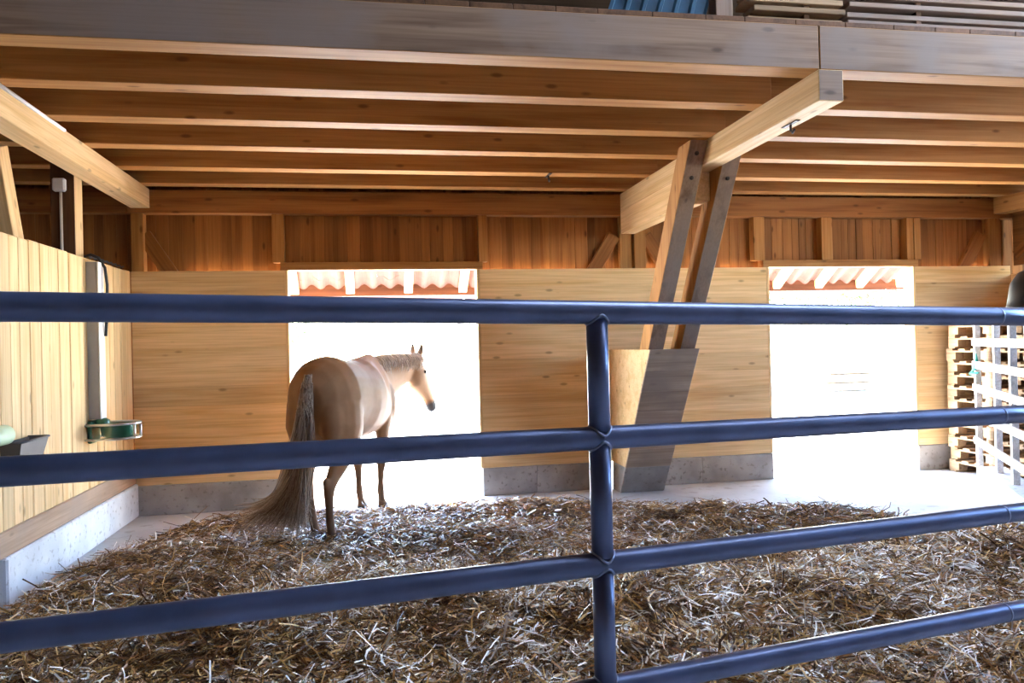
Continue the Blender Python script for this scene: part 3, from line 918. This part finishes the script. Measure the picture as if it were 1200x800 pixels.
blend(((co[:, 0] > 0.55) & (co[:, 2] > 1.0)) * 0.5, (0.32, 0.22, 0.15))
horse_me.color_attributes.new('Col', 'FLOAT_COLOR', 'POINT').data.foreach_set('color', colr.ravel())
horse_me.polygons.foreach_set('use_smooth', [True] * len(horse_me.polygons))
def coat():
    m, nt, b = new_mat('palomino_coat')
    a = node(nt, 'ShaderNodeAttribute', attribute_name='Col')
    mp = coords(nt, (3, 3, 3), False)
    n1 = node(nt, 'ShaderNodeTexNoise'); n1.inputs['Scale'].default_value = 2; n1.inputs['Detail'].default_value = 5
    nt.links.new(mp.outputs[0], n1.inputs['Vector'])
    r1 = ramp(nt, [(0.3, (0.86, 0.84, 0.82)), (0.7, (1.08, 1.08, 1.08))])
    nt.links.new(n1.outputs['Fac'], r1.inputs[0])
    nt.links.new(mix(nt, a.outputs['Color'], r1.outputs[0], 1.0, 'MULTIPLY'), b.inputs['Base Color'])
    b.inputs['Roughness'].default_value = 0.6
    b.inputs['Specular IOR Level'].default_value = 0.09
    return m
hr = empty('horse', HB, HANG, label='palomino horse seen from behind, standing in the doorway looking out', cat='horse')
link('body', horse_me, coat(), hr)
M['hoof'] = plain('dark_hoof_horn', (0.035, 0.028, 0.024), 0.5)
for (hx, hy) in HINDHOOF:
    V, Fc = [], []
    loft(V, Fc, [((hx + 0.014, hy, 0.0), 0.058, 0.070), ((hx + 0.010, hy, 0.03), 0.054, 0.064), ((hx, hy, 0.07), 0.047, 0.054), ((hx - 0.003, hy, 0.078), 0.03, 0.035)], 16, (0, 1, 0))
    mesh_from('hoof', V, Fc, M['hoof'], hr, True)
M['eye'] = plain('dark_eye', (0.01, 0.008, 0.007), 0.1)
for s in (-1, 1):
    V, Fc = [], []
    ball(V, Fc, hp(0.24, 0.045) + hl * (0.084 * s), (0.02, 0.02, 0.018), 12, 8)
    mesh_from('eye', V, Fc, M['eye'], hr, True)

def strands(name, curves, width, colours, mat, parent):
    """hair ribbons: every curve is a list of points, drawn as a narrow three-sided lock"""
    V, Fc, Cc = [], [], []
    for cpts, w, c in zip(curves, width, colours):
        b0 = len(V)
        n = len(cpts)
        for i, p in enumerate(cpts):
            t = (cpts[min(i + 1, n - 1)] - cpts[max(i - 1, 0)]).normalized()
            sd = t.cross(Vector((0.3, 0.2, 1.0)))
            sd = sd.normalized() if sd.length > 1e-4 else Vector((1, 0, 0))
            up_ = t.cross(sd)
            ww = w * (1.0 - 0.75 * (i / (n - 1)) ** 2)
            for k in range(3):
                a = 2 * math.pi * k / 3
                V.append(p + sd * (ww * math.cos(a)) + up_ * (ww * math.sin(a)))
                Cc.append((*c, 1))
        for i in range(n - 1):
            for k in range(3):
                Fc.append([b0 + 3 * i + k, b0 + 3 * i + (k + 1) % 3, b0 + 3 * i + 3 + (k + 1) % 3, b0 + 3 * i + 3 + k])
    o = mesh_from(name, V, Fc, mat, parent, True)
    o.data.color_attributes.new('Col', 'FLOAT_COLOR', 'POINT').data.foreach_set('color', np.array(Cc, dtype=np.float32).ravel())
    return o

def bez(p, n):
    out = []
    for i in range(n):
        t = i / (n - 1)
        q = [Vector(a) for a in p]
        while len(q) > 1:
            q = [q[j] * (1 - t) + q[j + 1] * t for j in range(len(q) - 1)]
        out.append(q[0])
    return out
M['hair'] = attr_mat('pale_brown_horse_hair', 0.5, 0.3)
cur, wid, cl = [], [], []
for i in range(950):
    u = random.random()
    zt_ = 1.36 - 0.3 * random.random() ** 1.3
    a = random.uniform(-math.pi, math.pi)
    r = (0.026 if zt_ > 1.3 else 0.034) + (1.36 - zt_) * 0.09
    st = Vector((-0.80 - (1.36 - zt_) * 0.33 - 0.01 + r * math.cos(a), r * math.sin(a), zt_))
    spread = random.random()
    if spread < 0.78:
        e = Vector((-0.72 + random.uniform(-0.22, 0.22), random.uniform(0.12, 0.62) ** 1.0, 0))
        e.z = max(0.05, random.uniform(0.05, 0.30) + 0.12 * e.y)
    else:
        e = Vector((-0.86 + random.uniform(-0.1, 0.1), random.uniform(-0.02, 0.16), random.uniform(0.1, 0.45)))
    m1 = Vector((-0.93 + random.uniform(-0.02, 0.03), random.gauss(0.0, 0.045), 0.98))
    m2 = Vector((-0.93 + random.uniform(-0.04, 0.04), 0.03 + random.gauss(0, 0.075), 0.60))
    m3 = Vector((-0.84 + random.uniform(-0.08, 0.08), 0.06 + e.y * 0.28, 0.36))
    cur.append(bez([st, m1, m2, m3, e], 12))
    wid.append(random.uniform(0.003, 0.0065))
    k = random.random()
    base = Vector((0.44, 0.32, 0.23)) if k < 0.55 else (Vector((0.24, 0.15, 0.10)) if k < 0.75 else Vector((0.56, 0.45, 0.34)))
    cl.append(tuple(base * random.uniform(0.85, 1.15)))
strands('tail', cur, wid, cl, M['hair'], hr)
cur, wid, cl = [], [], []
crest = [(0.62, 0.0, 1.46), (0.80, -0.045, 1.475), (0.98, -0.115, 1.48), (1.12, -0.18, 1.48), (1.21, -0.235, 1.475), (1.25, -0.26, 1.49)]
cr = [Vector(c) for c in crest]
for i in range(240):
    t = random.random() * (len(cr) - 1.001)
    j = int(t); f_ = t - j
    p = cr[j] * (1 - f_) + cr[j + 1] * f_ + Vector((random.gauss(0, 0.01), random.gauss(0, 0.01), random.uniform(-0.012, 0.004)))
    side = Vector((-0.35, -0.94, 0))
    ln = random.uniform(0.07, 0.17)
    e = p + side * random.uniform(0.10, 0.135) + Vector((random.uniform(-0.06, 0.04), 0, -ln))
    m1 = p + side * 0.07 + Vector((0, 0, 0.02))
    m2 = p + side * 0.13 + Vector((0, 0, -ln * 0.5))
    cur.append(bez([p, m1, m2, e], 7))
    wid.append(random.uniform(0.003, 0.006))
    cl.append(tuple(Vector((0.62, 0.53, 0.44)) * random.uniform(0.75, 1.15)))
strands('mane', cur, wid, cl, M['hair'], hr)

# ------------------------------------------------------------------ straw bed (uncountable)
def fbm(x, y, seed, octs=4, f0=1.0):
    """cheap smooth value noise on arrays"""
    out = np.zeros_like(x); amp = 1.0; fr = f0; tot = 0
    for o_ in range(octs):
        xi = np.floor(x * fr).astype(np.int64); yi = np.floor(y * fr).astype(np.int64)
        xf = x * fr - xi; yf_ = y * fr - yi
        u = xf * xf * (3 - 2 * xf); v = yf_ * yf_ * (3 - 2 * yf_)
        def hsh(a, b):
            h = (a * 374761393 + b * 668265263 + (seed + o_ * 131) * 1442695041) & 0x7fffffff
            h = ((h ^ (h >> 13)) * 1274126177) & 0x7fffffff
            return ((h ^ (h >> 16)) & 0xffff) / 65535.0
        out += amp * ((hsh(xi, yi) * (1 - u) + hsh(xi + 1, yi) * u) * (1 - v) + (hsh(xi, yi + 1) * (1 - u) + hsh(xi + 1, yi + 1) * u) * v)
        tot += amp; amp *= 0.5; fr *= 2.0
    return out / tot
EDGE = np.array([(-2.35, 7.0), (-2.0, 7.1), (-1.5, 7.45), (-0.9, 7.4), (-0.2, 7.3), (0.6, 7.35), (1.2, 7.38), (2.2, 7.0), (3.2, 6.65), (3.6, 6.2), (3.95, 5.85), (4.7, 5.3), (5.2, 4.9), (6.5, 4.2), (9.0, 3.0)])
LEDGE = np.array([(2.0, -2.3), (5.0, -2.24), (5.4, -2.2), (5.7, -2.16), (6.07, -2.06), (6.33, -1.97), (6.58, -1.87), (7.12, -1.68), (7.43, -1.5), (8, -1.3)])
def bed_mask(x, y):
    ey = np.interp(x, EDGE[:, 0], EDGE[:, 1]) + (fbm(x, y, 5, 3, 2.2) - 0.5) * 0.5
    lx = np.interp(y, LEDGE[:, 0], LEDGE[:, 1]) + (fbm(x, y, 9, 3, 3.0) - 0.5) * 0.14
    return np.minimum((ey - y) / 0.35, (x - lx) / 0.22)
def bed_h(x, y):
    m = np.clip(bed_mask(x, y), -0.3, 1)
    b = fbm(x, y, 1, 4, 1.4)
    c = fbm(x, y, 2, 3, 4.5)
    e = np.abs(fbm(x, y, 77, 2, 9.0) - 0.5) * 2
    near = np.clip((6.6 - y) / 2.5, 0, 1)
    hgt = 0.012 + (0.03 + 0.14 * near) * b ** 1.8 * 1.7 + (0.015 + 0.075 * near) * c ** 1.3 + (0.008 + 0.035 * near) * e
    return np.where(m > 0, hgt * np.clip(m, 0, 1) ** 0.7, 0.03 * m)
gx = np.linspace(-2.245, 7.2, 420); gy = np.linspace(2.2, 7.6, 240)
X, Y = np.meshgrid(gx, gy)
Z = bed_h(X, Y) - 0.012
V = np.stack([X.ravel(), Y.ravel(), Z.ravel()], 1)
idx = np.arange(len(gx) * len(gy)).reshape(len(gy), len(gx))
quads = np.stack([idx[:-1, :-1], idx[:-1, 1:], idx[1:, 1:], idx[1:, :-1]], -1).reshape(-1, 4)

def fast_mesh(name, V, quads):
    me = bpy.data.meshes.new(name)
    me.vertices.add(len(V)); me.vertices.foreach_set('co', np.ascontiguousarray(V, dtype=np.float32).ravel())
    me.loops.add(quads.size); me.loops.foreach_set('vertex_index', quads.astype(np.int32).ravel())
    me.polygons.add(len(quads)); me.polygons.foreach_set('loop_start', np.arange(0, quads.size, 4, dtype=np.int32))
    me.update(calc_edges=True)
    return me
bed = fast_mesh('straw_litter', V, quads)
bm_, bnt, bb = new_mat('trodden_straw_litter')
mp = coords(bnt, (1, 1, 1), False)
n1 = node(bnt, 'ShaderNodeTexNoise'); n1.inputs['Scale'].default_value = 26; n1.inputs['Detail'].default_value = 8
bnt.links.new(mp.outputs[0], n1.inputs['Vector'])
r1 = ramp(bnt, [(0.35, (0.05, 0.024, 0.010)), (0.55, (0.16, 0.085, 0.035)), (0.75, (0.34, 0.21, 0.09))])
bnt.links.new(n1.outputs['Fac'], r1.inputs[0]); bnt.links.new(r1.outputs[0], bb.inputs['Base Color'])
bb.inputs['Roughness'].default_value = 0.9
bp = node(bnt, 'ShaderNodeBump'); bp.inputs['Strength'].default_value = 0.8; bp.inputs['Distance'].default_value = 0.02
bnt.links.new(n1.outputs['Fac'], bp.inputs['Height']); bnt.links.new(bp.outputs[0], bb.inputs['Normal'])
sb = link('straw_bedding', bed, bm_)
finish(sb, 'deep loose brown and pale straw bedding covering the stall floor', 'straw', kind='stuff')

# stems: density falls with distance, only where the bed lies
N = 380000
px = rng.uniform(-2.17, 6.8, N); py = 2.35 + (7.55 - 2.35) * rng.random(N) ** 1.1
mk = bed_mask(px, py)
dens = fbm(px, py, 21, 3, 1.7)
keep = (rng.random(N) < np.clip(0.35 + mk, 0, 1)) & (mk > -0.45)
ratio = px / py
keep &= (ratio > -0.68) & (ratio < 1.15)
keep &= rng.random(N) < np.clip(0.35 + 1.2 * (dens - 0.25), 0.25, 1)
px, py, mk = px[keep], py[keep], mk[keep]
N = len(px)
hz = bed_h(px, py)
clump = fbm(px, py, 33, 3, 2.6)
yaw = rng.uniform(0, 2 * np.pi, N)
flow = fbm(px, py, 41, 2, 3.0) * 4 * np.pi
yaw = np.where(rng.random(N) < 0.6, flow + rng.normal(0, 0.45, N), yaw)
ln = rng.gamma(3.0, 0.025, N) + 0.02
ln = np.clip(ln, 0.03, 0.30)
pitch = rng.normal(0.05, 0.28, N) * np.where(rng.random(N) < 0.12, np.where(py < 5.0, 2.0, 1.1), 1.0) * np.clip(1.3 - 0.12 * (py - 3.5), 0.6, 1.2)
wd = rng.uniform(0.0016, 0.0040, N) * np.where(rng.random(N) < 0.12, 1.7, 1.0)
bend = rng.normal(0, 0.16, N) * ln
d = np.stack([np.cos(yaw) * np.cos(pitch), np.sin(yaw) * np.cos(pitch), np.sin(pitch)], 1)
sd = np.stack([-np.sin(yaw), np.cos(yaw), np.zeros(N)], 1)
roll = rng.uniform(-1.2, 1.2, N)
nup = np.cross(d, sd)
wv = sd * np.cos(roll)[:, None] + nup * np.sin(roll)[:, None]
c0 = np.stack([px, py, hz + rng.random(N) ** 2 * 0.035 + 0.004 + np.abs(np.sin(pitch)) * ln * 0.25], 1)
pts = []
for t in (-0.5, -0.17, 0.17, 0.5):
    cc = c0 + d * (ln * t)[:, None] + sd * (bend * (0.25 - t * t) * 4)[:, None]
    cc[:, 2] = np.maximum(cc[:, 2] - 0.5 * (t * 2) ** 2 * 0.02, 0.004)
    pts.append(cc)
VV = np.empty((N, 8, 3), dtype=np.float32)
for i, cc in enumerate(pts):
    VV[:, 2 * i] = cc - wv * wd[:, None]; VV[:, 2 * i + 1] = cc + wv * wd[:, None]
ok = (VV[:, :, 0].min(1) > -2.24) | (VV[:, :, 1].max(1) < 4.3)
VV, k_sel = VV[ok], ok
N = len(VV); clump = clump[ok]
base = (np.arange(N) * 8)[:, None]
Q = np.concatenate([base + np.array([[0, 1, 3, 2]]), base + np.array([[2, 3, 5, 4]]), base + np.array([[4, 5, 7, 6]])], 1).reshape(-1, 4)
sm_ = fast_mesh('straw_stems', VV.reshape(-1, 3), Q)
k = rng.random(N) + (clump - 0.5) * 0.9
cA, cB, cC, cD_ = (np.array(c) for c in ((0.105, 0.042, 0.012), (0.29, 0.132, 0.036), (0.54, 0.325, 0.105), (0.86, 0.81, 0.74)))
cS = np.where((k < 0.30)[:, None], cA, np.where((k < 0.56)[:, None], cB, np.where((k < 0.81)[:, None], cC, cD_)))
cS = cS * rng.uniform(0.75, 1.2, N)[:, None]
C4 = np.ones((N, 8, 4), dtype=np.float32); C4[:, :, :3] = np.clip(cS, 0, 1)[:, None, :]
sm_.color_attributes.new('Col', 'FLOAT_COLOR', 'POINT').data.foreach_set('color', C4.ravel())
so = link('straw_stems', sm_, attr_mat('straw_stem', 0.38, 0.6), sb)
so['kind'] = 'stuff'

# ------------------------------------------------------------------ yard beyond the doorways
M['leaf'] = attr_mat('sunlit_foliage', 0.6, 0.3)
M['bark'] = wood('grey_bark', (0.2, 0.15, 0.1), (0.1, 0.07, 0.05), 2)
def tree(x, y, h, r, seed, label):
    rr = np.random.default_rng(seed)
    t = empty('tree', (x, y, 0), label=label, cat='tree', group='trees beyond the yard')
    tube('trunk', [(x, y, 0), (x + 0.1, y, h * 0.3), (x - 0.05, y + 0.05, h * 0.7)], [0.22, 0.17, 0.07], M['bark'], t, 10)
    n = 5200
    cl_ = rr.normal(0, 1, (26, 3)); cl_ /= np.linalg.norm(cl_, axis=1)[:, None]
    cl_ = cl_ * rr.uniform(0.35, 0.85, (26, 1)) * np.array([r, r, h * 0.36]) + np.array([0, 0, h * 0.62])
    cc = cl_[rr.integers(0, 26, n)] + rr.normal(0, 0.28 * r, (n, 3))
    a = rr.normal(0, 1, (n, 3)); a /= np.linalg.norm(a, axis=1)[:, None]
    b = np.cross(a, rr.normal(0, 1, (n, 3))); b /= np.linalg.norm(b, axis=1)[:, None]
    s = rr.uniform(0.08, 0.16, n)[:, None]
    VV = np.stack([cc - a * s, cc - b * s * 0.5, cc + a * s, cc + b * s * 0.5], 1).reshape(-1, 3)
    me = fast_mesh('crown', VV, np.arange(4 * n).reshape(-1, 4))
    c = np.ones((n, 4, 4), dtype=np.float32)
    c[:, :, :3] = (np.array([0.09, 0.13, 0.03]) * rr.uniform(0.7, 1.3, (n, 1)))[:, None, :]
    me.color_attributes.new('Col', 'FLOAT_COLOR', 'POINT').data.foreach_set('color', c.ravel())
    link('crown', me, M['leaf'], t)
tree(-5.0, 34, 8.0, 3.0, 1, 'leafy tree beyond the yard, leftmost through the horse doorway')
tree(4.0, 37, 9.0, 3.2, 2, 'leafy tree beyond the yard above the horse head')
tree(17.5, 33, 8.0, 3.0, 3, 'leafy tree beyond the yard, nearer edge of the empty doorway')
tree(24.5, 35, 8.5, 3.2, 4, 'leafy tree beyond the yard, farther edge of the empty doorway')
wp = empty('log_pile_marker', (0, 0, 0)); bpy.data.objects.remove(wp)
for k in range(6):
    yy, zc = 20.0, 0.126 + 0.252 * (k // 2 if k < 4 else 2)
    xx = 13.2 + 0.27 * (k % 2) + (0.1 if k >= 4 else 0)
    o = tube('log', [(xx - 0.6, yy + 0.25 * (k % 2), zc - 0.025), (xx + 0.9, yy + 0.25 * (k % 2), zc - 0.025)], 0.125, M['bark'], None, 12)
    finish(o, '%s log of the small pile far out in the yard' % ORD[k], 'log', 'log pile in the yard')
